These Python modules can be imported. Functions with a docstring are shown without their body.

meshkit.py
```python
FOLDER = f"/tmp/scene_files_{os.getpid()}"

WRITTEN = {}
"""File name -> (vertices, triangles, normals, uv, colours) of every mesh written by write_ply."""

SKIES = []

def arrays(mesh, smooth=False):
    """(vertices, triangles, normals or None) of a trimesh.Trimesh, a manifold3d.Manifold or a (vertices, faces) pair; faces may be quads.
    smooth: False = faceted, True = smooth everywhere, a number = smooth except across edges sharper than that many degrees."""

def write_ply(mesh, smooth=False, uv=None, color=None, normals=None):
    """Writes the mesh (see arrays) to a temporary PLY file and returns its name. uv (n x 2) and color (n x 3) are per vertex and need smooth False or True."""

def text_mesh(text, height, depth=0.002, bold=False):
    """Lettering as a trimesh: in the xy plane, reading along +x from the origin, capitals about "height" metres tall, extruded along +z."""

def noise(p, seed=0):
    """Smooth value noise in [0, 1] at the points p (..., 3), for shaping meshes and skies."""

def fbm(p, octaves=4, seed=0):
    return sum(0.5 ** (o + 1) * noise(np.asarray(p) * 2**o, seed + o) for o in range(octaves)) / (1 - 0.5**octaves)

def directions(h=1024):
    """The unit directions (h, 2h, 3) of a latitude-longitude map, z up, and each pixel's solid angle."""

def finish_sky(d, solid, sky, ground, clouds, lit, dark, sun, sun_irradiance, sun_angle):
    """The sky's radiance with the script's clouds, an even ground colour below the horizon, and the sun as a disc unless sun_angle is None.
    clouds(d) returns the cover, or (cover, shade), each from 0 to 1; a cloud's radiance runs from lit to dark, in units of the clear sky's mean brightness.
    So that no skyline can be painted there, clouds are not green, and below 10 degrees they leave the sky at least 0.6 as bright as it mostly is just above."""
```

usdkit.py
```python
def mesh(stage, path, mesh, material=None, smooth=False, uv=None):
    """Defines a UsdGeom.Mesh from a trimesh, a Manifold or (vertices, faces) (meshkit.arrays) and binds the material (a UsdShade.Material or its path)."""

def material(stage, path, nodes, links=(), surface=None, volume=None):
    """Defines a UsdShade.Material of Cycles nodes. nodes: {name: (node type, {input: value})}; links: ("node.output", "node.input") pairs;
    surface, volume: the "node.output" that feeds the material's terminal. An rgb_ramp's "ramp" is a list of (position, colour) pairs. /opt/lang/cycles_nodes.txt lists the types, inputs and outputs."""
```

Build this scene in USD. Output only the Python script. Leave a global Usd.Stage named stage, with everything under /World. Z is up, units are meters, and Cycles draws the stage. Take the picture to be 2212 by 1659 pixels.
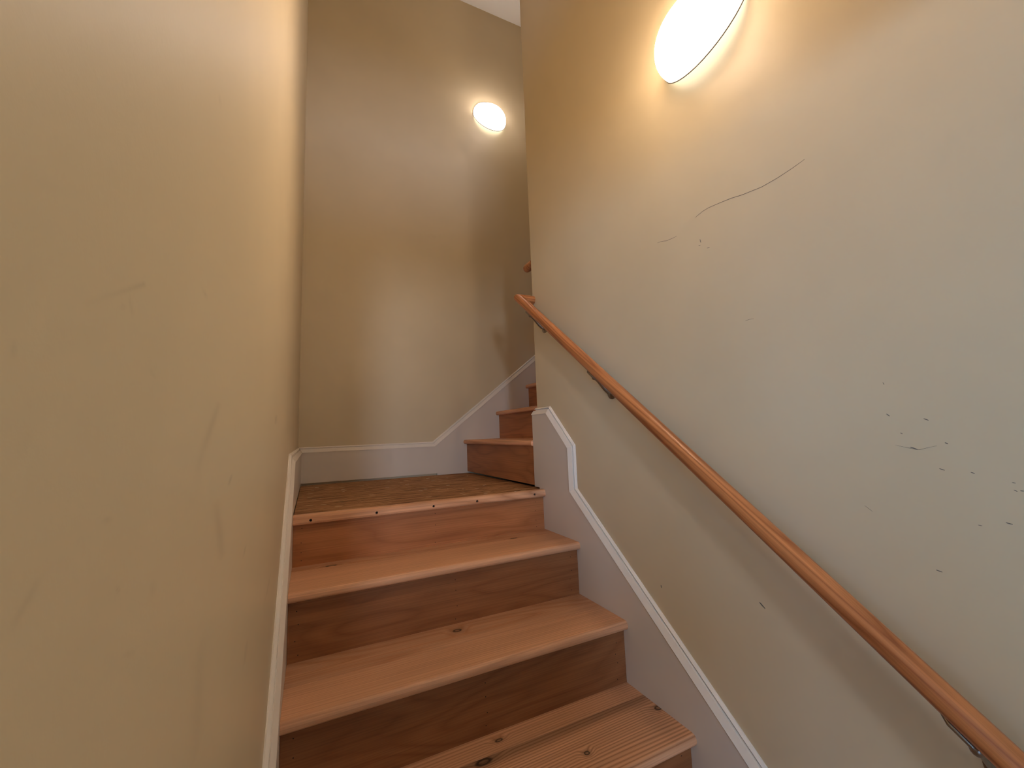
import math, random
import numpy as np, trimesh, manifold3d as m3, usdkit
from shapely.geometry import Polygon
from pxr import Usd, UsdGeom, UsdLux, UsdShade, Gf, Sdf, Vt

stage = Usd.Stage.CreateInMemory()
UsdGeom.SetStageUpAxis(stage, "Z"); UsdGeom.SetStageMetersPerUnit(stage, 1.0)
UsdGeom.Xform.Define(stage, "/World"); UsdGeom.Scope.Define(stage, "/World/Looks")
random.seed(7); rng = np.random.default_rng(7)

# ------------------------------------------------------------------ camera, daylight, exposure
EXPOSURE = 0.12
LAMP_A, LAMP_B = (157.0, 119.0, 84.0), (68.0, 58.0, 52.0)   # radiance of the two glowing lamp domes
DAY_LOW, DAY_UP = (51.0, 61.0, 78.0), (11.5, 13.0, 18.0)    # daylight at the two windows behind the camera
DAY_REAR = (5.0, 15.5, 29.0)            # daylight at the wide window of the lower room
DAY_SIDE = (1.5, 2.5, 5.0)              # daylight at the glazed door in the side wall
cam = UsdGeom.Camera.Define(stage, "/World/camera")
Rt, Up, Bk = (0.90115041, -0.4320058, -0.0360405), (-0.01706969, -0.11843341, 0.99281527), (-0.43317035, -0.89406069, -0.11410052)
Ey = (0.05289643, -1.59273041, 0.23267432)
cam.AddTransformOp().Set(Gf.Matrix4d(*Rt, 0, *Up, 0, *Bk, 0, *Ey, 1))
cam.CreateHorizontalApertureAttr(36.0); cam.CreateVerticalApertureAttr(27.0)
cam.CreateFocalLengthAttr(893.793 / 2212 * 36.0); cam.CreateClippingRangeAttr((0.01, 100.0))
cam.CreateExposureAttr(EXPOSURE)
dome = UsdLux.DomeLight.Define(stage, "/World/sky"); dome.CreateIntensityAttr(0.4); dome.CreateColorAttr(Gf.Vec3f(0.62, 0.78, 1.0))

def window_light(name, x, y, z, w, h, power):
    l = UsdLux.RectLight.Define(stage, "/World/" + name)
    l.AddTranslateOp().Set((x, y, z)); l.AddRotateXOp().Set(90)
    l.CreateWidthAttr(w); l.CreateHeightAttr(h); l.CreateIntensityAttr(max(power)); l.CreateColorAttr(Gf.Vec3f(*(c / max(power) for c in power)))
WIN_LOW = (-0.70, -0.32, 0.10, 0.80)   # x0, x1, z0, z1 of the window in the lower room
WIN_REAR = (-2.7, -1.4, -0.45, 0.70)
WIN_UP = (-0.9, 0.95, 2.3, 3.2)
ROOM_Y = -4.5
DOOR = (-4.3, -3.0, -1.30, 0.70)        # y0, y1, z0, z1 of the glazed door
for nm, wv, pw in (("daylight_low", WIN_LOW, DAY_LOW), ("daylight_rear", WIN_REAR, DAY_REAR), ("daylight_up", WIN_UP, DAY_UP)):
    window_light(nm, (wv[0] + wv[1]) / 2, ROOM_Y - 0.16, (wv[2] + wv[3]) / 2, wv[1] - wv[0], wv[3] - wv[2], pw)

sl = UsdLux.RectLight.Define(stage, "/World/daylight_side")
sl.AddTranslateOp().Set((-3.26, (DOOR[0] + DOOR[1]) / 2, (DOOR[2] + DOOR[3]) / 2)); sl.AddRotateYOp().Set(-90)
sl.CreateWidthAttr(DOOR[3] - DOOR[2]); sl.CreateHeightAttr(DOOR[1] - DOOR[0]); sl.CreateIntensityAttr(max(DAY_SIDE)); sl.CreateColorAttr(Gf.Vec3f(*(c / max(DAY_SIDE) for c in DAY_SIDE)))

# ------------------------------------------------------------------ dimensions (metres); z = 0 at the finished landing
W, D, RUN, RISE, TH, NS = 0.9669, 1.0385, 0.24316, 0.19, 0.027, 0.022
SK = 0.017                              # skirting thickness; the walls stand that far behind its face
XL, XR, YB = -SK, W + SK, D + SK        # wall faces
YC = 0.078                              # where the right wall ends and the stairs turn
CEIL, FLOOR, YE = 3.515, -7 * RISE, -1.53
OSB, NOSE_TOP = -0.027, -0.021
UX, URUN = 0.979, 0.2397                # first riser of the upper flight and its run
UZ = [0.19, 0.375, 0.565, 0.755, 0.945, 1.14]

# ------------------------------------------------------------------ helpers
used = {}
def path_for(name, parent=None):
    base = (str(parent.GetPath()) if parent else "/World") + "/" + name
    n = used.get(base, -1) + 1; used[base] = n
    return base if n == 0 else f"{base}_{n:03d}"
def tag(p, label=None, cat=None, group=None, kind=None):
    for k, v in (("label", label), ("category", cat), ("group", group), ("kind", kind)):
        if v: p.SetCustomDataByKey(k, v)
    return p
def obj(name, mesh, mat, parent=None, label=None, cat=None, smooth=False, kind=None, group=None):
    m = usdkit.mesh(stage, path_for(name, parent), mesh, "/World/Looks/" + mat, smooth=smooth)
    return tag(m.GetPrim(), label, cat, group, kind)
def thing(name, label=None, cat=None, kind=None, group=None, parent=None):
    return tag(UsdGeom.Xform.Define(stage, path_for(name, parent)).GetPrim(), label, cat, group, kind)
def box(x0, x1, y0, y1, z0, z1):
    b = trimesh.creation.box([x1 - x0, y1 - y0, z1 - z0]); b.apply_translation([(x0 + x1) / 2, (y0 + y1) / 2, (z0 + z1) / 2]); return b
def cat_(*ms): return trimesh.util.concatenate([m for m in ms])
def remap(m, order):                    # order[i] = which local axis feeds world axis i
    v = m.vertices[:, order]; f = m.faces
    if np.linalg.det(np.eye(3)[list(order)]) < 0: f = f[:, ::-1]
    return trimesh.Trimesh(v, f, process=False)
def ext(poly, h0, h1, plane):
    """Extrudes a polygon; plane 'yz' (along x), 'xz' (along y) or 'xy' (along z)."""
    p = poly if isinstance(poly, Polygon) else Polygon(poly)
    m = trimesh.creation.extrude_polygon(p, h1 - h0, engine="earcut"); m.apply_translation([0, 0, h0])
    return {"yz": lambda: remap(m, (2, 0, 1)), "xz": lambda: remap(m, (0, 2, 1)), "xy": lambda: m}[plane]()
def arc(cx, cy, r, a0, a1, n=6):
    return [(cx + r * math.cos(math.radians(a)), cy + r * math.sin(math.radians(a))) for a in np.linspace(a0, a1, n)]
def manif(m): return m3.Manifold(m3.Mesh(np.asarray(m.vertices, np.float32), np.asarray(m.faces, np.uint32)))
def tri(m):
    k = m.to_mesh(); return trimesh.Trimesh(k.vert_properties[:, :3], k.tri_verts, process=False)
def rod(a, b, r, n=24, r2=None):
    a, b = np.array(a, float), np.array(b, float); d = b - a; L = np.linalg.norm(d)
    c = m3.Manifold.cylinder(L, r, r if r2 is None else r2, n)
    t = trimesh.geometry.align_vectors([0, 0, 1], d / L); t[:3, 3] = a
    return c.transform(t[:3, :4])
def ball(c, r, n=24): return m3.Manifold.sphere(r, n).translate(list(map(float, c)))
def tube(points, r, n=14):
    out = m3.Manifold()
    for a, b in zip(points[:-1], points[1:]):
        out = out + m3.Manifold.batch_hull([ball(a, r, n), ball(b, r, n)])
    return out

# ------------------------------------------------------------------ materials
def L(name): return "/World/Looks/" + name
def lin(h):
    c = [int(h[i:i + 2], 16) / 255 for i in (0, 2, 4)]
    return tuple(x / 12.92 if x <= 0.04045 else ((x + 0.055) / 1.055) ** 2.4 for x in c)
def paint(name, col, rough, bump_scale=220, bump=0.05, var=0.03, dirt=False, spec=0.5):
    n = {"g": ("geometry", {}), "n1": ("noise_texture", {"scale": 3.0, "detail": 4.0}),
         "r1": ("map_range", {"from_min": 0.3, "from_max": 0.7, "to_min": 1 - var, "to_max": 1 + var}),
         "mul": ("vector_math", {"math_type": "scale", "vector1": col}),
         "n2": ("noise_texture", {"scale": float(bump_scale), "detail": 3.0, "roughness": 0.6}),
         "b": ("bump", {"strength": bump, "distance": 0.002}),
         "p": ("principled_bsdf", {"roughness": rough, "specular_ior_level": spec})}
    l = [("g.position", "n1.vector"), ("g.position", "n2.vector"), ("n1.fac", "r1.value"), ("r1.result", "mul.scale"),
         ("n2.fac", "b.height"), ("b.normal", "p.normal")]
    if dirt:
        n["a"] = ("attribute", {"attribute": "dirt"}); n["mx"] = ("mix", {"color2": (0.16, 0.12, 0.09)})
        l += [("a.fac", "mx.fac"), ("mul.vector", "mx.color1"), ("mx.color", "p.base_color")]
    else: l += [("mul.vector", "p.base_color")]
    usdkit.material(stage, L(name), n, l, surface="p.BSDF")
WALL = (0.62, 0.52, 0.35)
paint("wall_paint", WALL, 0.42, dirt=True)
paint("wall_paint_plain", WALL, 0.42)
paint("trim_paint", (0.66, 0.60, 0.535), 0.36, 120, 0.012, 0.015)
paint("lit_cap_paint", (0.78, 0.72, 0.655), 0.34, 120, 0.008, 0.01)  # trim white made lighter: lamp light caught by the cap is in its colour
paint("ceiling_paint", (0.80, 0.78, 0.74), 0.8, 160, 0.06, 0.01)
paint("room_paint", (0.66, 0.60, 0.50), 0.6)
paint("scuff", (0.17, 0.145, 0.12), 0.7, var=0.2)
paint("dark_hole", (0.012, 0.009, 0.007), 0.9, var=0.1)
paint("chip", (0.72, 0.60, 0.42), 0.7, var=0.15)
paint("pewter", (0.20, 0.18, 0.16), 0.35, var=0.1, spec=0.8)
usdkit.material(stage, L("metal"), {"p": ("principled_bsdf", {"base_color": (0.30, 0.28, 0.26), "metallic": 1.0, "roughness": 0.32})}, [], surface="p.BSDF")
usdkit.material(stage, L("rim_metal"), {"p": ("principled_bsdf", {"base_color": (0.20, 0.19, 0.18), "metallic": 0.0, "roughness": 0.55})}, [], surface="p.BSDF")
for nm, s in (("lamp_glass_a", LAMP_A), ("lamp_glass_b", LAMP_B)):
    usdkit.material(stage, L(nm), {"a": ("attribute", {"attribute": "glow"}), "m": ("math", {"math_type": "multiply", "value2": max(s)}),
        "p": ("principled_bsdf", {"base_color": (0.85, 0.83, 0.8), "roughness": 0.2, "emission_color": tuple(c / max(s) for c in s)})}, [("a.fac", "m.value1"), ("m.value", "p.emission_strength")], surface="p.BSDF")
usdkit.material(stage, L("lamp_back"), {"p": ("principled_bsdf", {"base_color": (0.85, 0.83, 0.8), "roughness": 0.4, "emission_color": (1.0, 0.96, 0.90), "emission_strength": 2.3})}, [], surface="p.BSDF")
usdkit.material(stage, L("pane"), {"t": ("transparent_bsdf", {}), "g": ("glossy_bsdf", {"roughness": 0.02, "color": (1, 1, 1)}), "f": ("fresnel", {"IOR": 1.45}), "m": ("mix_closure", {})},
                [("f.fac", "m.fac"), ("t.BSDF", "m.closure1"), ("g.BSDF", "m.closure2")], surface="m.closure")

def wood(name, light, dark, along="x", seed=0.0, style="flat", freq=7.0, contrast=0.7, knots=(), rough=0.5, band=None, stretch=None):
    """Pine boards. style 'flat': cathedral figure (contours of stretched noise); 'straight': parallel lines across the board's width."""
    s = {"x": (0.55, 7.0, 7.0), "y": (7.0, 0.55, 7.0), "rail": (1.0, 1.0, 1.0)}[along]
    s = stretch or s
    n = {"g": ("geometry", {}), "m": ("mapping", {"location": (seed * 3.17, seed * 1.7, seed * 0.9), "scale": s}),
         "n1": ("noise_texture", {"scale": 1.0, "detail": 1.5, "roughness": 0.45, "distortion": 0.25}),
         "ph": ("math", {"math_type": "multiply", "value2": freq * (2.2 if style == "flat" else 0.55)}),
         "fr": ("math", {"math_type": "pingpong", "value2": 0.5}),
         "rp": ("rgb_ramp", {"ramp": [(0.0, light), (0.45, tuple(0.75 * a + 0.25 * b for a, b in zip(light, dark))), (0.8, tuple(0.35 * a + 0.65 * b for a, b in zip(light, dark))), (1.0, dark)]}),
         "x2": ("math", {"math_type": "multiply", "value2": 2.0}),
         "m2": ("mapping", {"location": (seed, 2 * seed, 0.0), "scale": tuple(2.2 if a < 3 else 294.0 for a in s)}),
         "n2": ("noise_texture", {"scale": 1.0, "detail": 3.0, "roughness": 0.65}),
         "rf": ("map_range", {"from_min": 0.3, "from_max": 0.7, "to_min": 0.82, "to_max": 1.12}),
         "m4": ("mapping", {"location": (seed * 5, seed, 1.0), "scale": tuple(0.9 if a < 3 else 8.4 for a in s)}),
         "n4": ("noise_texture", {"scale": 1.0, "detail": 2.0}),
         "r4": ("map_range", {"from_min": 0.3, "from_max": 0.7, "to_min": 0.84, "to_max": 1.14}),
         "mxc": ("mix", {"fac": contrast, "color1": tuple(0.7 * a + 0.3 * b for a, b in zip(light, dark))}),
         "s1": ("vector_math", {"math_type": "scale"}), "s2": ("vector_math", {"math_type": "scale"}),
         "b": ("bump", {"strength": 0.12, "distance": 0.001}),
         "p": ("principled_bsdf", {"roughness": rough, "specular_ior_level": 0.4})}
    l = [("g.position", "m.vector"), ("g.position", "m2.vector"), ("g.position", "m4.vector"), ("m.vector", "n1.vector"), ("m2.vector", "n2.vector"), ("m4.vector", "n4.vector")]
    if along == "rail":                 # grain runs down the slope: feed the coordinates across the rail only
        n["vr"] = ("vector_rotate", {"rotate_type": "x_axis", "angle": -RAIL_ANGLE, "center": (0, 0, 0)})
        n["m"][1]["scale"] = n["m"][1]["scale"]; n["m"] = ("mapping", {"location": (seed, 0, 0), "scale": (14.0, 0.5, 14.0)})
        n["m2"] = ("mapping", {"location": (seed, 0, 0), "scale": (300.0, 3.0, 300.0)}); n["m4"] = ("mapping", {"location": (seed, 3, 0), "scale": (20.0, 1.2, 20.0)})
        l = [("g.position", "vr.vector")] + [("vr.vector", f"{k}.vector") for k in ("m", "m2", "m4")] + [("m.vector", "n1.vector"), ("m2.vector", "n2.vector"), ("m4.vector", "n4.vector")]
    if style == "straight":             # fine parallel rings plus a slow drift
        n["sx"] = ("separate_xyz", {}); n["lin"] = ("math", {"math_type": "multiply", "value2": freq * 14.0}); n["ad"] = ("math", {"math_type": "add"})
        l += [("g.position", "sx.vector"), ("sx." + ("y" if along == "x" else "x"), "lin.value1"), ("n1.fac", "ph.value1"), ("lin.value", "ad.value1"), ("ph.value", "ad.value2")]
        last = "ad.value"; n["ph"][1]["value2"] = freq * 0.9
    else:
        l += [("n1.fac", "ph.value1")]; last = "ph.value"
    masks = []
    for i, (kx, ky, rx, ry) in enumerate(knots):
        n[f"kp{i}"] = ("mapping", {"mapping_type": "point", "location": (-kx / rx, -ky / ry, 0.0), "scale": (1 / rx, 1 / ry, 0.0)})
        n[f"kl{i}"] = ("vector_math", {"math_type": "length"})
        l += [("g.position", f"kp{i}.vector"), (f"kp{i}.vector", f"kl{i}.vector1")]
        # the rings bend around the knot
        n[f"kb{i}"] = ("map_range", {"range_type": "smoothstep", "from_min": 0.0, "from_max": 4.5, "to_min": 1.6, "to_max": 0.0, "clamp": True}); n[f"ka{i}"] = ("math", {"math_type": "add"})
        l += [(f"kl{i}.value", f"kb{i}.value"), (last, f"ka{i}.value1"), (f"kb{i}.result", f"ka{i}.value2")]; last = f"ka{i}.value"
        masks.append(f"kl{i}.value")
    l += [(last, "fr.value1"), ("fr.value", "x2.value1"), ("x2.value", "rp.fac"), ("rp.color", "mxc.color2"),
          ("n2.fac", "rf.value"), ("n4.fac", "r4.value"), ("mxc.color", "s1.vector1"), ("rf.result", "s1.scale"), ("s1.vector", "s2.vector1"), ("r4.result", "s2.scale"), ("n2.fac", "b.height"), ("b.normal", "p.normal")]
    cur = "s2.vector"
    for i, k in enumerate(masks):
        n[f"kr{i}"] = ("rgb_ramp", {"ramp": [(0.0, (0.5,) * 3), (0.2, (0.6,) * 3), (0.27, (1.0,) * 3), (0.36, (0.85,) * 3), (0.46, (0.25,) * 3), (1.0, (0.0,) * 3)]})
        n[f"kd{i}"] = ("math", {"math_type": "multiply", "value2": 0.36}); n[f"km{i}"] = ("mix", {"color2": (0.035, 0.018, 0.010)})
        l += [(k, f"kd{i}.value1"), (f"kd{i}.value", f"kr{i}.fac"), (f"kr{i}.color", f"km{i}.fac"), (cur, f"km{i}.color1")]; cur = f"km{i}.color"
    if band:                            # heartwood stripe: y from, y to, strength
        n["bz"] = ("separate_xyz", {}); n["bn"] = ("math", {"math_type": "multiply_add", "value2": 0.05, "value3": -0.025}); n["ba"] = ("math", {"math_type": "add"})
        n["br"] = ("map_range", {"range_type": "smoothstep", "from_min": band[0], "from_max": band[1], "to_min": 1.0 - band[2], "to_max": 1.0, "clamp": True}); n["bs"] = ("vector_math", {"math_type": "scale"})
        l += [("g.position", "bz.vector"), ("n4.fac", "bn.value1"), ("bz.y", "ba.value1"), ("bn.value", "ba.value2"), ("ba.value", "br.value"), (cur, "bs.vector1"), ("br.result", "bs.scale")]; cur = "bs.vector"
    l += [(cur, "p.base_color")]
    usdkit.material(stage, L(name), n, l, surface="p.BSDF")
RAIL_SL, RAIL_X, RAIL_Z, RAIL_R = 0.7759, 0.912, 0.7933, 0.0204
RAIL_ANGLE = math.atan(RAIL_SL)
PL, PD = (0.73, 0.41, 0.245), (0.45, 0.205, 0.10)
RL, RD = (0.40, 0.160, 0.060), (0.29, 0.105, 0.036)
wood("tread_back_1", tuple(0.8 * a for a in PL), PD, seed=1.3, style="flat", freq=6, contrast=0.6, knots=[(0.118, -0.026, 0.016, 0.007), (0.784, -0.048, 0.014, 0.005)])
wood("tread_front_1", PL, PD, seed=2.1, style="straight", freq=8, contrast=0.2)
wood("tread_back_2", tuple(0.78 * a for a in PL), PD, seed=3.4, style="flat", freq=8, contrast=0.7, knots=[(0.473, -0.268, 0.013, 0.009)])
wood("tread_front_2", PL, PD, seed=4.2, style="straight", freq=8.5, contrast=0.34)
wood("tread_back_3", PL, tuple(0.85 * a for a in PD), seed=5.9, style="straight", freq=8, contrast=0.6, knots=[(0.508, -0.497, 0.010, 0.005)])
wood("tread_front_3", tuple(1.05 * a for a in PL), tuple(0.8 * a for a in PD), seed=6.4, style="straight", freq=7.5, contrast=0.85, band=(-0.545, -0.585, 0.42), knots=[(0.446, -0.545, 0.020, 0.009), (0.962, -0.602, 0.012, 0.008), (0.684, -0.642, 0.007, 0.006)])
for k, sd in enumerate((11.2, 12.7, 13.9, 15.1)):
    q = (1.2, 0.82, 0.78, 0.85)[k]  # tone carries the fading window light: top riser lighter, those below darker
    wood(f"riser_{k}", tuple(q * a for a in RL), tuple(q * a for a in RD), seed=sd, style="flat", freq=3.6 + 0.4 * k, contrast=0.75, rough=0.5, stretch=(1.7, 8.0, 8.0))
wood("nosing", tuple(1.0 * a for a in PL), PD, seed=8.8, style="flat", freq=7, contrast=0.7)
wood("upper_riser", tuple(1.2 * a for a in RL), tuple(1.1 * a for a in RD), along="y", seed=21.0, style="flat", freq=3.6, contrast=0.7, stretch=(8.0, 1.7, 8.0))
wood("upper_tread", (0.85, 0.46, 0.27), (0.5, 0.22, 0.1), along="y", seed=23.0, style="flat", freq=6, contrast=0.6)
wood("rail_wood", (0.56, 0.215, 0.075), (0.27, 0.080, 0.024), along="rail", seed=31.0, style="flat", freq=9, contrast=0.8, rough=0.32)
wood("return_wood", (0.50, 0.20, 0.070), (0.25, 0.075, 0.024), along="x", seed=33.0, style="flat", freq=9, contrast=0.8, rough=0.32)

# bare strand board: chips of different tone lying along x, with dark gaps and a few pale flakes
def strand_board():
    n = {"g": ("geometry", {}), "m": ("mapping", {"scale": (9.0, 55.0, 1.0)}), "d": ("noise_texture", {"scale": 6.0, "detail": 2.0}),
         "dm": ("vector_math", {"math_type": "multiply_add", "vector2": (0.8, 0.5, 0.0)}),
         "v": ("voronoi_texture", {"scale": 1.0, "feature": "f1", "randomness": 1.0}), "bw": ("rgb_to_bw", {}),
         "rp": ("rgb_ramp", {"ramp": [(0.0, (0.18, 0.080, 0.035)), (0.35, (0.36, 0.175, 0.08)), (0.7, (0.45, 0.235, 0.11)), (1.0, (0.56, 0.32, 0.16))]}),
         "m2": ("mapping", {"location": (3, 1, 0), "scale": (14.0, 75.0, 1.0)}), "n2": ("noise_texture", {"scale": 1.0, "detail": 4.0, "roughness": 0.7}),
         "r2": ("rgb_ramp", {"ramp": [(0.0, (0.16,) * 3), (0.37, (0.36,) * 3), (0.45, (0.9,) * 3), (0.7, (1.08,) * 3), (1.0, (1.2,) * 3)]}),
         "mu": ("mix", {"mix_type": "multiply", "fac": 1.0}),
         "m3": ("mapping", {"location": (7, 2, 0), "scale": (20.0, 60.0, 1.0)}), "v3": ("voronoi_texture", {"scale": 1.0, "feature": "f1"}), "b3": ("separate_color", {}),
         "t3": ("math", {"math_type": "greater_than", "value2": 0.965}), "l3": ("math", {"math_type": "less_than", "value2": 0.3}), "k3": ("math", {"math_type": "multiply"}),
         "mx": ("mix", {"color2": (0.62, 0.47, 0.28)}), "b": ("bump", {"strength": 0.6, "distance": 0.004}),
         "p": ("principled_bsdf", {"roughness": 0.75, "specular_ior_level": 0.25})}
    l = [("g.position", "d.vector"), ("g.position", "m.vector"), ("d.color", "dm.vector1"), ("m.vector", "dm.vector3"), ("dm.vector", "v.vector"), ("v.color", "bw.color"), ("bw.val", "rp.fac"),
         ("g.position", "m2.vector"), ("m2.vector", "n2.vector"), ("n2.fac", "r2.fac"), ("rp.color", "mu.color1"), ("r2.color", "mu.color2"),
         ("g.position", "m3.vector"), ("m3.vector", "v3.vector"), ("v3.color", "b3.color"), ("b3.r", "t3.value1"), ("v3.distance", "l3.value1"), ("t3.value", "k3.value1"), ("l3.value", "k3.value2"),
         ("k3.value", "mx.fac"), ("mu.color", "mx.color1"), ("mx.color", "p.base_color"), ("n2.fac", "b.height"), ("b.normal", "p.normal")]
    usdkit.material(stage, L("strand_board"), n, l, surface="p.BSDF")
strand_board()
wood("floor_boards", PL, PD, along="x", seed=41, style="flat", freq=6, contrast=0.6)

# ------------------------------------------------------------------ the shell
SM = [(-1.4083, 0.281, -1.3577, 0.3052, 0.0024, 0.0011, 0.25), (-1.3729, 0.2947, -1.3687, 0.2879, 0.0024, 0.001, 0.12), (-1.3794, 0.2884, -1.3776, 0.2889, 0.0022, 0.0009, 0.22), (-1.2467, 0.3382, -1.2434, 0.3359, 0.008, 0.0019, 0.22),
      (-1.1817, 0.263, -1.2265, 0.2282, 0.013, 0.0028, 0.24), (-1.2265, 0.2282, -1.2402, 0.216, 0.0109, 0.0026, 0.1), (-1.1731, 0.182, -1.1366, 0.133, 0.0185, 0.0036, 0.24), (-1.4222, 0.1949, -1.4312, 0.1869, 0.0028, 0.0017, 0.16),
      (-1.1054, 0.1998, -1.1165, 0.1933, 0.009, 0.0016, 0.35), (-1.381, 0.2052, -1.3761, 0.2043, 0.0029, 0.0012, 0.2), (-1.2082, 0.0865, -1.2033, 0.0167, 0.0212, 0.0048, 0.14), (-0.5723, 0.2847, -0.5909, 0.2672, 0.0314, 0.0024, 0.35),
      (-1.2295, 0.5026, -1.229, 0.5002, 0.0062, 0.0014, 0.25), (-0.988, 0.1076, -0.9971, 0.0992, 0.0101, 0.0014, 0.3), (-0.6274, -0.0336, -0.686, -0.0487, 0.0407, 0.0037, 0.2), (-0.947, -0.0189, -0.9542, -0.0373, 0.0182, 0.0024, 0.2),
      (-1.4427, 0.2602, -1.4422, 0.2566, 0.0014, 0.0009, 0.15), (-1.343, 0.2678, -1.3361, 0.2654, 0.0032, 0.0011, 0.1), (-1.3662, 0.1762, -1.3621, 0.1735, 0.0019, 0.0008, 0.2), (-1.3525, 0.1452, -1.3406, 0.1407, 0.0033, 0.0012, 0.14), (-1.3223, 0.1649, -1.3184, 0.1582, 0.005, 0.0016, 0.12)]
def left_wall():
    ys = np.unique(np.round(np.concatenate([np.arange(YE, -1.48, 0.05), np.arange(-1.48, -1.32, 0.0012), np.arange(-1.32, -1.08, 0.003), np.arange(-1.08, -0.52, 0.008), np.arange(-0.52, YB, 0.08), [YB]]), 5))
    zs = np.unique(np.round(np.concatenate([np.arange(FLOOR, -0.08, 0.06), np.arange(-0.08, 0.12, 0.003), np.arange(0.12, 0.35, 0.0012), np.arange(0.35, 0.52, 0.006), np.arange(0.52, CEIL, 0.1), [CEIL]]), 5))
    Y, Z = np.meshgrid(ys, zs, indexing="ij"); dirt = np.zeros_like(Y)
    for k, (y0, z0, y1, z1, wy, wz, s) in enumerate(SM):
        dy, dz = y1 - y0, z1 - z0
        t = np.clip(((Y - y0) * dy / wy**2 + (Z - z0) * dz / wz**2) / ((dy / wy) ** 2 + (dz / wz) ** 2), 0, 1)
        d2 = ((Y - y0 - t * dy) / wy) ** 2 + ((Z - z0 - t * dz) / wz) ** 2
        fade = 0.15 + 1.0 * np.clip(t, 0, 1) ** 1.3 if k == 0 else 0.35 + 0.65 * np.sin(np.pi * np.clip(0.1 + 0.8 * t, 0, 1))
        dirt = np.maximum(dirt, 0.75 * s * fade * np.exp(-d2 * 1.6))
    ny, nz = Y.shape
    v = np.stack([np.full(Y.size, XL), Y.ravel(), Z.ravel()], 1); i = (np.arange(ny - 1)[:, None] * nz + np.arange(nz - 1)).ravel()
    f = np.concatenate([np.stack([i, i + nz, i + nz + 1], 1), np.stack([i, i + nz + 1, i + 1], 1)])
    b = box(XL - 0.12, XL, YE, YB, FLOOR, CEIL); keep = ~(np.abs(b.face_normals[:, 0] - 1) < 1e-6)
    v2, f2 = np.array(b.vertices), b.faces[keep] + len(v)
    p = obj("wall_left", (np.vstack([v, v2]), np.vstack([f, f2])), "wall_paint", None, "smudged tan wall filling the left third of the view", "wall", kind="structure")
    UsdGeom.PrimvarsAPI(p).CreatePrimvar("dirt", Sdf.ValueTypeNames.FloatArray, "vertex").Set(Vt.FloatArray.FromNumpy(np.concatenate([dirt.ravel(), np.zeros(len(v2))]).astype(np.float32)))
left_wall()

# right wall: an L in plan with a softly rounded corner where the stairs turn behind it
rc = 0.008
plan = [(XR, ROOM_Y)] + [(XR + 0.12, ROOM_Y), (XR + 0.12, YC - 0.12), (4.2, YC - 0.12), (4.2, YC), (XR + rc, YC)] + arc(XR + rc, YC - rc, rc, 90, 180, 6)[1:]
wall_right = obj("wall_right", ext(plan, FLOOR, CEIL, "xy"), "wall_paint_plain", None, "pale tan wall carrying the handrail, right half of the view", "wall", smooth=30, kind="structure")
obj("wall_back", box(XL - 0.12, 4.2, YB, YB + 0.12, FLOOR, CEIL), "wall_paint_plain", None, "tan end wall facing the stairs behind the landing", "wall", kind="structure")
obj("ceiling", box(-3.2, 4.2, ROOM_Y - 0.12, YB + 0.12, CEIL, CEIL + 0.1), "ceiling_paint", None, "white ceiling glimpsed above the end wall at top centre", "ceiling", kind="structure")
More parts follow.
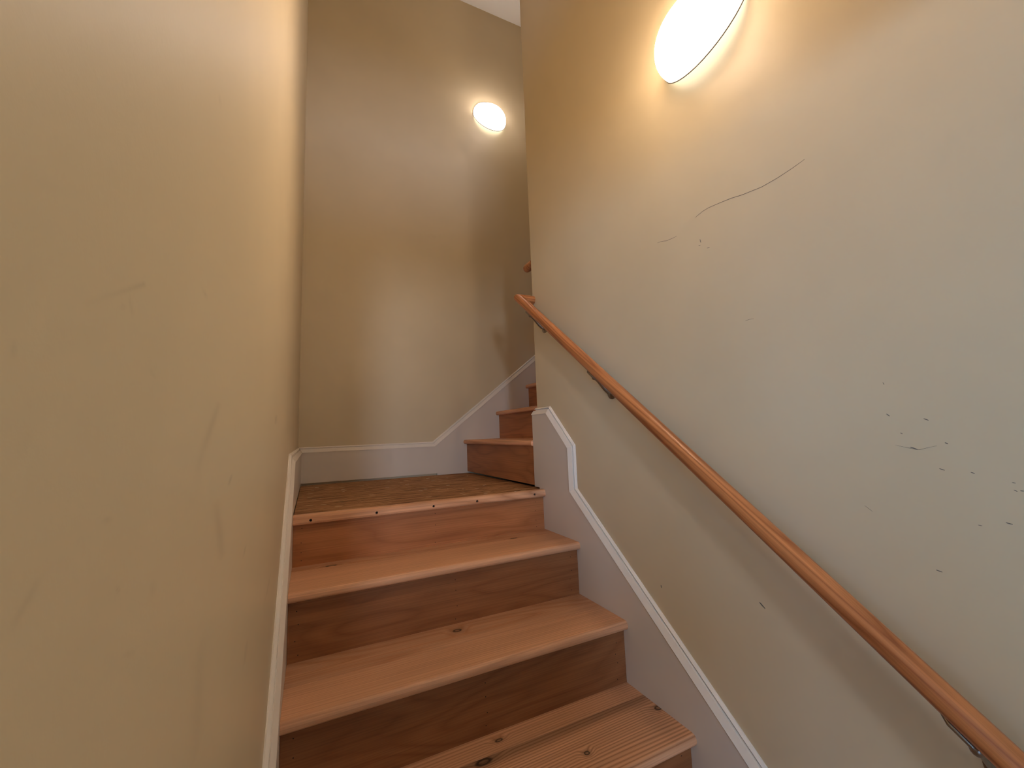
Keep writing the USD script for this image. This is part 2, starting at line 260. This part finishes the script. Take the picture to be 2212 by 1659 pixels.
# behind the camera: the room at the stair foot, the floor above it, and their windows
def holed(x0, x1, z0, z1, holes, y0, y1):
    return ext(Polygon([(x0, z0), (x1, z0), (x1, z1), (x0, z1)], [[(a, c), (b, c), (b, d), (a, d)] for a, b, c, d in holes]), y0, y1, "xz")
obj("floor", box(-3.2, 4.3, ROOM_Y - 0.12, YB + 0.12, FLOOR - 0.1, FLOOR), "floor_boards", None, "pine floor at the foot of the stairs", "floor", kind="structure")
obj("wall_rear", holed(-3.2, XR + 0.12, FLOOR, CEIL, [WIN_LOW, WIN_REAR, WIN_UP], ROOM_Y - 0.12, ROOM_Y), "room_paint", None, "wall with three windows behind the camera", "wall", kind="structure")
obj("wall_side", ext(Polygon([(ROOM_Y, FLOOR), (YE, FLOOR), (YE, CEIL), (ROOM_Y, CEIL)], [[(DOOR[0], DOOR[2]), (DOOR[1], DOOR[2]), (DOOR[1], DOOR[3]), (DOOR[0], DOOR[3])]]), -3.2, -3.08, "yz"), "room_paint", None, "side wall of the room behind the camera", "wall", kind="structure")
obj("wall_partition", box(-3.2, XL - 0.12, YE, YE + 0.12, FLOOR, CEIL), "room_paint", None, "partition beside the stair foot", "wall", kind="structure")
obj("floor_upper", box(-3.08, XR, ROOM_Y, -1.62, 0.9, 1.14), "room_paint", None, "storey floor above the room behind the camera", "floor", kind="structure")
obj("wall_light_slot", cat_(box(XL - 0.12, XR, -1.72, -1.62, 1.14, 2.267), box(XL - 0.12, XR, -1.72, -1.62, 2.637, CEIL)), "wall_paint_plain", None, "unseen wall behind the camera with a slot shaped to band daylight on the end wall", "wall", kind="structure")  # slot heights shaped so daylight falls as a band on the end wall
obj("wall_upper_end", box(4.2, 4.3, YC - 0.12, YB + 0.12, FLOOR, CEIL), "room_paint", None, "wall closing the hall at the top of the stairs", "wall", kind="structure")
obj("floor_hall", box(UX + 5 * URUN + 0.02, 4.2, YC, YB, 0.98, 1.14), "floor_boards", None, "pine floor of the hall at the top of the stairs", "floor", kind="structure")
for wv, txt in ((WIN_LOW, "narrow window of the lower room behind the camera"), (WIN_REAR, "wide window of the lower room behind the camera"), (WIN_UP, "wide window of the storey above, behind the camera")):
    w = thing("window_1" if wv is WIN_LOW else "window_3" if wv is WIN_REAR else "window_2", txt, "window", kind="structure")
    a, b, c, d = wv; fr = Polygon([(a, c), (b, c), (b, d), (a, d)], [[(a + .04, c + .04), (b - .04, c + .04), (b - .04, d - .04), (a + .04, d - .04)]])
    obj("frame", ext(fr, ROOM_Y - 0.09, ROOM_Y - 0.03, "xz"), "trim_paint", w)
    obj("pane", box(a + .04, b - .04, ROOM_Y - 0.065, ROOM_Y - 0.06, c + .04, d - .04), "pane", w)

obj("wall_added_half", box(-0.5, 0.25, -2.25, -2.15, FLOOR, 0.04), "room_paint", None, "added chest-high half wall behind the camera that shades the lower risers", "wall", kind="structure")  # added out of view to keep window light off the lower risers
dr = thing("door_1", "glazed door in the side wall behind the camera", "door", kind="structure")
a, b, c, d = DOOR; ym = (a + b) / 2
fr = Polygon([(a, c), (b, c), (b, d), (a, d)], [[(a + .06, c + .06), (ym - .03, c + .06), (ym - .03, d - .06), (a + .06, d - .06)], [(ym + .03, c + .06), (b - .06, c + .06), (b - .06, d - .06), (ym + .03, d - .06)]])
obj("frame", ext(fr, -3.17, -3.12, "yz"), "trim_paint", dr)
for y0, y1 in ((a + .06, ym - .03), (ym + .03, b - .06)): obj("pane", box(-3.148, -3.143, y0, y1, c + .06, d - .06), "pane", dr)

# scratches and scuffs rubbed on the right wall
MARKS = [(1.8, [(-0.8541, 0.7937), (-0.8771, 0.7991), (-0.8988, 0.7994), (-0.9367, 0.7943), (-0.9623, 0.7902), (-0.9901, 0.7832), (-1.0379, 0.7758), (-1.0754, 0.7762), (-1.1077, 0.7793), (-1.1328, 0.7836)]), (1.6, [(-0.7143, 0.7829), (-0.7272, 0.7815), (-0.75, 0.7742), (-0.7708, 0.7719), (-0.7877, 0.7712)]),
    (3.0, [(-0.8622, 0.7277), (-0.8641, 0.7178)]), (2.0, [(-0.8562, 0.7134), (-0.8619, 0.7109)]), (2.0, [(-0.8807, 0.695), (-0.889, 0.6927)]), (2.0, [(-1.2117, 0.24), (-1.2159, 0.2356)]), (2.0, [(-1.261, 0.2295), (-1.2671, 0.2262)]), (1.6, [(-1.2275, 0.2058), (-1.2305, 0.2042)]),
    (2.2, [(-1.238, 0.1811), (-1.2427, 0.1796), (-1.2473, 0.1773)]), (0.7, [(-1.2174, 0.1848), (-1.2311, 0.181), (-1.249, 0.1766), (-1.2583, 0.1799), (-1.2726, 0.184)]), (2.3, [(-1.2828, 0.1894), (-1.2864, 0.1872)]), (1.8, [(-1.2713, 0.147), (-1.2777, 0.1444)]), (1.9, [(-1.3073, 0.1436), (-1.3116, 0.1417)]),
    (1.6, [(-1.3486, 0.1317), (-1.3521, 0.1307)]), (1.5, [(-1.3492, 0.1211), (-1.3525, 0.1188)]), (1.9, [(-1.3553, 0.1204), (-1.3588, 0.1202)]), (1.4, [(-1.3061, 0.0632), (-1.3105, 0.0626)]), (2.2, [(-1.3358, 0.0719), (-1.3424, 0.0704)]), (4.8, [(-0.6254, -0.2309), (-0.6265, -0.2384)]),
    (4.2, [(-0.9308, -0.1763), (-0.9357, -0.1806), (-0.9427, -0.1862)]), (2.3, [(-1.2485, -0.019), (-1.2561, -0.0205)]), (1.0, [(-0.9656, 0.4761), (-0.9762, 0.4767), (-0.9865, 0.4762)]), (1.3, [(-1.2127, 0.297), (-1.2143, 0.2926)]), (0.7, [(-1.1602, 0.072), (-1.1713, 0.0628)])]
def stroke(pts, w, x0, x1):
    from shapely.geometry import LineString
    p = np.array(pts); n = max(2, 4 * len(p)); t = np.linspace(0, len(p) - 1, n)
    q = np.stack([np.interp(t, np.arange(len(p)), p[:, k]) for k in (0, 1)], 1)
    d = np.gradient(q, axis=0); d /= np.linalg.norm(d, axis=1, keepdims=True); nn = np.stack([-d[:, 1], d[:, 0]], 1)
    h = 0.5 * w * (0.35 + 0.65 * np.sin(np.pi * np.linspace(0.06, 0.94, n)))[:, None]
    return ext(Polygon(np.vstack([q + nn * h, (q - nn * h)[::-1]])).buffer(0), x0, x1, "yz")
for w, pts in MARKS:
    obj("scratch" if len(pts) > 3 else "scuff_mark", stroke(pts, 0.72 * w / 1000, XR - 0.0003, XR + 0.0002), "scuff", wall_right)

# ------------------------------------------------------------------ skirting: flat board with a moulded cap mitred along its upper edge
PROF = [(0.0, -0.002), (0.0, 0.0030), (0.0058, 0.0090), (0.0064, 0.0088), (0.0066, 0.0036), (0.0116, 0.0036), (0.0118, 0.0110), (0.0300, 0.0204), (0.0312, 0.0200), (0.0313, 0.0110)]
def cap(poly, plane, wall, sign, ends=(0, 0)):
    """Sweeps PROF (distance below the edge, height off the wall) along a 2-D polyline that lies on the wall; ends: per end, how far a unit of height lengthens it (outside / inside mitre)."""
    P = np.array(poly, float); dirs = np.diff(P, axis=0); dirs /= np.linalg.norm(dirs, axis=1, keepdims=True)
    nrm = np.stack([dirs[:, 1], -dirs[:, 0]], 1)
    if nrm[0, 1] > 0: nrm = -nrm         # the side below the edge
    V = []
    for i, p in enumerate(P):
        if i == 0: off, tdir = nrm[0], -dirs[0] * ends[0]
        elif i == len(P) - 1: off, tdir = nrm[-1], dirs[-1] * ends[1]
        else:
            m = nrm[i - 1] + nrm[i]; off, tdir = m / (m @ nrm[i]), np.zeros(2)
        for s, h in PROF:
            a = p + off * s + tdir * h
            V.append({"yz": (wall + sign * h, a[0], a[1]), "xz": (a[0], wall + sign * h, a[1])}[plane])
    k = len(PROF); F = []
    for i in range(len(P) - 1):
        for j in range(k - 1):
            a, b, c, d = i * k + j, i * k + j + 1, (i + 1) * k + j + 1, (i + 1) * k + j
            F += [(a, b, c), (a, c, d)]
    m = trimesh.Trimesh(V, F, process=False)
    # orient outwards: the profile's faces should look away from the wall
    ax = 0 if plane == "yz" else 1
    if (m.face_normals[:, ax] * m.area_faces).sum() * sign < 0: m.invert()
    return m
def inset(poly, s):
    P = np.array(poly); d = np.diff(P, axis=0); d /= np.linalg.norm(d, axis=1, keepdims=True); n = np.stack([d[:, 1], -d[:, 0]], 1)
    if n[0, 1] > 0: n = -n
    return [tuple(P[0] + n[0] * s)] + [tuple(P[i] + s * (n[i - 1] + n[i]) / ((n[i - 1] + n[i]) @ n[i])) for i in range(1, len(P) - 1)] + [tuple(P[-1] + n[-1] * s)]
SLP = RISE / RUN
BT = 0.0298                             # how far below the cap's upper edge the flat board starts
def edge_z(y): return 0.179 + 0.783 * y
# left
yl = (0.184 - 0.179) / 0.783
EL = [(-1.50, edge_z(-1.50)), (yl, 0.184), (YB, 0.184)]
bl = thing("baseboard_left", "white moulded skirting stepping up along the left wall", "skirting", kind="structure")
obj("board", ext([(-1.50, edge_z(-1.5) - 0.34), (0.05, -0.21), (0.05, -0.018), (YB, -0.018)] + inset(EL, BT)[::-1], XL, 0.0, "yz"), "trim_paint", bl)
obj("cap", cap(EL, "yz", XL, +1, (0, -1)), "lit_cap_paint", bl)
# back
EB = [(XL, 0.1865), (0.752, 0.1865), (3.0, 0.1865 + 0.776 * (3.0 - 0.752))]
bb = thing("baseboard_back", "white moulded skirting along the end wall, rising with the upper flight", "skirting", kind="structure")
obj("board", ext([(0.0, -0.0145), (0.775, -0.0145), (0.775, -0.026), (UX + 0.02, -0.026), (3.0, -0.026 + 0.78 * (3.0 - UX))] + inset(EB, BT)[::-1], D, YB, "xz"), "trim_paint", bb)
obj("cap", cap(EB, "xz", YB, -1, (-1, 0)), "lit_cap_paint", bb)
# right: level, then a diagonal, a vertical step, and down the flight; it turns the corner of the wall
ER = [(YC, 0.336), (-0.047, 0.336), (-0.2213, 0.172), (-0.2211, 0.179 - 0.783 * 0.2211), (-1.50, edge_z(-1.5))]
br = thing("baseboard_right", "white moulded skirting down the right wall with an angled step", "skirting", kind="structure")
up = inset(ER, BT)
obj("board", ext([(YC + SK, up[0][1])] + up[1:] + [(-1.50, edge_z(-1.5) - 0.34), (0.05, -0.21), (0.05, -0.018), (YC + SK, -0.018)], W, XR, "yz"), "trim_paint", br)
obj("cap", cat_(cap(ER, "yz", XR, -1, (1, 0)), cap([(XR, 0.336), (1.10, 0.336), (3.0, 0.336 + 0.776 * 1.9)], "xz", YC, +1, (1, 0))), "lit_cap_paint", br)
obj("return_board", ext([(XR, -0.018), (UX + 0.02, -0.018), (3.0, -0.018 + 0.78 * (3.0 - UX))] + inset([(XR, 0.336), (1.10, 0.336), (3.0, 0.336 + 0.776 * 1.9)], BT)[::-1], YC, YC + SK, "xz"), "trim_paint", br)

# ------------------------------------------------------------------ lower flight
st = thing("staircase", "lower flight of bare pine steps rising from the camera to the landing", "staircase")
def nose_profile(y0, y1, zt, th, r=0.0125):
    """Board in section: rounded front at y0, chamfered back edge at y1."""
    c = 0.0009
    return [(y1, zt - th), (y1, zt - c), (y1 - c, zt)] + arc(y0 + r, zt - r, r, 90, 180, 6) + arc(y0 + 0.010, zt - th + 0.010, 0.010, 180, 270, 5)
JOINT = {1: (-0.027, -0.060), 2: (-0.347, -0.359), 3: (-0.529, -0.537)}
for k in range(1, 7):
    zt, y0, yb = -k * RISE, -k * RUN, -(k - 1) * RUN + NS
    ja, jb = JOINT.get(k, (y0 + 0.17, y0 + 0.165))
    mk = k if k <= 3 else 1 + (k % 3)
    # front board: its back edge (the glue joint) runs very slightly askew
    m = ext(nose_profile(y0, (ja + jb) / 2, zt, TH), 0.0002, W - 0.0002, "yz"); v = m.vertices
    bk = v[:, 1] > (ja + jb) / 2 - 0.003; v[bk, 1] += (ja - jb) / 2 * (1 - 2 * v[bk, 0] / W)
    m.vertices = v; t = obj("tread", m, f"tread_front_{mk}", st, smooth=35)
    c = 0.0013; jm = (ja + jb) / 2 + 0.0002
    m = ext([(yb, zt - TH), (yb, zt), (jm + c, zt), (jm, zt - c), (jm, zt - TH)], 0.0002, W - 0.0002, "yz"); v = m.vertices
    fk = v[:, 1] < jm + 0.003; v[fk, 1] += (ja - jb) / 2 * (1 - 2 * v[fk, 0] / W)
    m.vertices = v; obj("back_plank", m, f"tread_back_{mk}", t, "darker plank at the back of the tread")
def nails(xs, zs, y, r=0.0014):
    out = []
    for x in xs:
        for z in zs:
            c = trimesh.creation.cylinder(r, 0.0006, sections=8); c.apply_transform(trimesh.transformations.rotation_matrix(math.pi / 2, [1, 0, 0])); c.apply_translation([x + rng.normal(0, .003), y, z + rng.normal(0, .006)]); out.append(c)
    return cat_(*out)
for k in range(0, 7):
    yf = -k * RUN + NS; ztop = (NOSE_TOP - 0.032) if k == 0 else -k * RISE - TH
    zb = -(k + 1) * RISE if k < 6 else FLOOR
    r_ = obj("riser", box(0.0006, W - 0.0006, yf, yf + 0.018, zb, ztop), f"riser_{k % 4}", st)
    if k < 4:
        h = ztop - zb
        obj("nail_hole", nails([0.027, 0.486, W - 0.035], [zb + h * q for q in (0.12, 0.36, 0.60, 0.84)], yf), "dark_hole", r_, kind="stuff")

# ------------------------------------------------------------------ landing
ld = thing("stair_landing", "bare strand-board landing with a screwed pine nosing, between the two flights", "landing")
obj("subfloor", box(0.0005, UX + 0.017, 0.0295, D + 0.012, OSB - 0.022, OSB), "strand_board", ld)
nz = manif(ext(nose_profile(0.0, 0.029, NOSE_TOP, 0.032, 0.013), 0.0003, W - 0.0003, "yz"))
HOLES = [(0.0532, -0.0400), (0.267, -0.0395), (0.4749, -0.0392), (0.6517, -0.0388), (0.9131, -0.0375)]
for hx, hz in HOLES:
    nz = nz - rod((hx, -0.01, hz), (hx, 0.014, hz), 0.0047, 16)
ns = obj("nosing", tri(nz), "nosing", ld, "pine nosing strip with five dark screw holes", smooth=35)
for hx, hz in HOLES: obj("screw", tri(rod((hx, 0.0085, hz), (hx, 0.016, hz), 0.0046, 12)), "dark_hole", ns)
fl = []
for i in range(46):                     # splinters and flakes lifting off the board
    x, y = rng.uniform(0.03, 0.93), (rng.uniform(0.032, 0.06) if i < 22 else rng.uniform(0.03, 0.9))
    if i < 22 : x = rng.uniform(0.2, 0.75)
    b = trimesh.creation.box([rng.uniform(0.004, 0.022), rng.uniform(0.001, 0.003), 0.0008])
    b.apply_transform(trimesh.transformations.euler_matrix(rng.normal(0, .15), rng.normal(0, .06), rng.normal(0, .25))); b.apply_translation([x, y, OSB + 0.001]); fl.append(b)
obj("splinter", cat_(*fl), "chip", ld, "pale splinters on the strand board", kind="stuff")

# ------------------------------------------------------------------ upper flight: turns right and climbs behind the right wall
us = thing("staircase", "upper flight of pine steps turning right behind the wall corner", "staircase")
for k, zt in enumerate(UZ):
    xf = UX + k * URUN; zb = -0.015 if k == 0 else UZ[k - 1]
    obj("riser", box(xf, xf + 0.018, YC + SK + 0.0005, D - 0.0005, zb, zt - TH), "upper_riser", us)
    x1 = xf + URUN if k < 5 else xf + 0.04
    m = ext(nose_profile(xf - 0.023, x1, zt, TH), YC + SK + 0.0005, D - 0.0005, "xz")
    obj("tread", m, "upper_tread", us, smooth=35)

# ------------------------------------------------------------------ handrails
def rz(y): return RAIL_Z + RAIL_SL * y
hr = thing("handrail", "long round varnished wooden handrail on the right wall", "handrail")
YT, YBOT = 0.066, -1.52
dirv = np.array([0, math.cos(RAIL_ANGLE), math.sin(RAIL_ANGLE)])
top = np.array([RAIL_X, YT, rz(YT)])
# the rail is mitred into its return: both are cut by the plane that halves their corner
def halfspace(m, n, p):
    n = np.array(n, float); n /= np.linalg.norm(n); return m.trim_by_plane(list(n), float(n @ np.array(p, float)))
mit = dirv + np.array([1.0, 0, 0])
rail = halfspace(rod((RAIL_X, YBOT, rz(YBOT)), top + dirv * 0.06, RAIL_R, 48), -mit, top)
ret = halfspace(rod(top - np.array([0.06, 0, 0]), (XR + 0.0005, YT, top[2]), RAIL_R, 48), mit, top)
obj("rail", tri(rail), "rail_wood", hr, smooth=40)
obj("rail_return", tri(ret), "return_wood", hr, "short return turning into the wall", smooth=40)
def bracket(parent, y):
    z = rz(y); zc = z - 0.083
    b = obj("bracket", tri(tube([(XR - 0.006, y, zc), (XR - 0.016, y, zc + 0.001), (XR - 0.030, y, zc + 0.012), (RAIL_X + 0.014, y, z - 0.041), (RAIL_X, y, z - RAIL_R - 0.009)], 0.0062, 14) + ball((RAIL_X, y, z - RAIL_R - 0.010), 0.0095, 16)), "metal", parent, smooth=40)
    obj("wall_plate", tri(rod((XR + 0.0003, y, zc), (XR - 0.004, y, zc), 0.021, 24) + rod((XR - 0.004, y, zc), (XR - 0.008, y, zc), 0.017, 24, 0.009)), "metal", b, smooth=40)
    s = np.array([RAIL_X, y, z]) - np.array([0, -math.sin(RAIL_ANGLE), math.cos(RAIL_ANGLE)]) * (RAIL_R + 0.001)
    obj("saddle", tri(m3.Manifold.batch_hull([ball(s + dirv * 0.024, 0.004, 12), ball(s - dirv * 0.024, 0.004, 12), ball(s + dirv * 0.014 + [0.008, 0, 0], 0.004, 12), ball(s - dirv * 0.014 - [0.008, 0, 0], 0.004, 12), ball(s + dirv * 0.014 - [0.008, 0, 0], 0.004, 12), ball(s - dirv * 0.014 + [0.008, 0, 0], 0.004, 12)])), "metal", b, smooth=40)
for y in (-0.032, -0.462, -1.292): bracket(hr, y)
h2 = thing("handrail", "end of a second wooden handrail peeking out past the wall corner above the first", "handrail")
UY, ux0, uz0 = 0.148, 1.000, 1.033
du = np.array([math.cos(RAIL_ANGLE), 0, math.sin(RAIL_ANGLE)])
u0 = np.array([ux0 + 0.004, UY, uz0 + 0.004])
obj("rail", tri(rod(u0, u0 + du * 2.0, RAIL_R, 40) + ball(u0, RAIL_R, 40)), "return_wood", h2, smooth=40)
obj("rail_return", tri(rod(u0, (u0[0], YC - 0.0005, u0[2]), RAIL_R, 40)), "return_wood", h2, smooth=40)
for xx in (1.2, 2.0):
    zz = u0[2] + (xx - u0[0]) * RAIL_SL
    b = obj("bracket", tri(tube([(xx, YC + 0.004, zz - 0.085), (xx, UY - 0.012, zz - 0.075), (xx, UY, zz - 0.05), (xx, UY, zz - RAIL_R - 0.003)], 0.0062, 12)), "metal", h2, smooth=40)
    obj("wall_plate", tri(rod((xx, YC - 0.0003, zz - 0.085), (xx, YC + 0.005, zz - 0.085), 0.021, 24)), "metal", b, smooth=40)

# ------------------------------------------------------------------ wall lamps: tilted opal domes, wider at the foot
GLOW_RIM, GLOW_POW = 0.015, 2.2
AH, AV, AB, H0, TL = 0.131, 0.1245, 0.130, -0.0139, -0.366
def lamp(label, place, glass):
    """place(h, u, v): h off the wall, u along it, v up."""
    t = thing("wall_lamp", label, "lamp")
    ph = np.linspace(math.radians(4), math.pi / 2, 20); nth = 64; V = []
    for p in ph:
        for a in np.arange(nth) * 2 * math.pi / nth:
            u, v = AH * math.cos(p) * math.cos(a), AV * math.cos(p) * math.sin(a)
            V.append(place(max(H0 + AB * math.sin(p) + TL * v, 0.003), u, v))
    F = []
    for i in range(len(ph) - 1):
        for j in range(nth):
            a, b, c, d = i * nth + j, i * nth + (j + 1) % nth, (i + 1) * nth + (j + 1) % nth, (i + 1) * nth + j
            F += [(a, b, c), (a, c, d)]
    # close the back with a disc
    cen = len(V); hb = np.mean([max(H0 + AB * math.sin(ph[0]) + TL * AV * math.sin(a), 0.003) for a in np.arange(nth) * 2 * math.pi / nth]); V.append(place(hb, 0, 0))
    m = trimesh.Trimesh(V[:cen], F, process=True); m.merge_vertices()
    if (m.face_normals * (m.triangles_center - np.array(V[cen]))).sum() < 0: m = trimesh.Trimesh(m.vertices, m.faces[:, ::-1], process=False)
    # opal glass is brightest at its middle, over the bulb, and dim towards the rim
    axis = np.array(place(1, 0, 0)) - np.array(place(0, 0, 0))
    glow = GLOW_RIM + (1 - GLOW_RIM) * np.clip(np.array(m.vertex_normals) @ axis, 0, 1) ** GLOW_POW
    sh = obj("shade", m, glass, t, smooth=True)
    UsdGeom.PrimvarsAPI(sh).CreatePrimvar("glow", Sdf.ValueTypeNames.FloatArray, "vertex").Set(Vt.FloatArray.FromNumpy(glow.astype(np.float32)))
    pan = trimesh.Trimesh(V[:nth] + [V[cen]], [(nth, (j + 1) % nth, j) for j in range(nth)], process=False)
    obj("back_pan", pan, "lamp_back", t)
    ring = [place(max(H0 + AB * math.sin(ph[0]) + TL * AV * math.sin(a), 0.003), (AH + .0005) * math.cos(a), (AV + .0005) * math.sin(a)) for a in np.linspace(0, 2 * math.pi, 41)]
    obj("rim", tri(tube(ring, 0.0016, 6)), "rim_metal", t, smooth=40)
    a, b = place(-0.0005, 0, 0.03), place(0.028, 0, 0.02)
    obj("backplate", tri(rod(a, b, 0.05, 32)), "trim_paint", t, smooth=40)
lamp("big glowing dome lamp on the right wall, cut off by the picture's top edge", lambda h, u, v: (XR - h, -0.9285 + u, 1.290 + v), "lamp_glass_a")
lamp("small glowing dome lamp on the end wall above the upper flight", lambda h, u, v: (1.2253 + u, YB - h, 2.6018 + v), "lamp_glass_b")
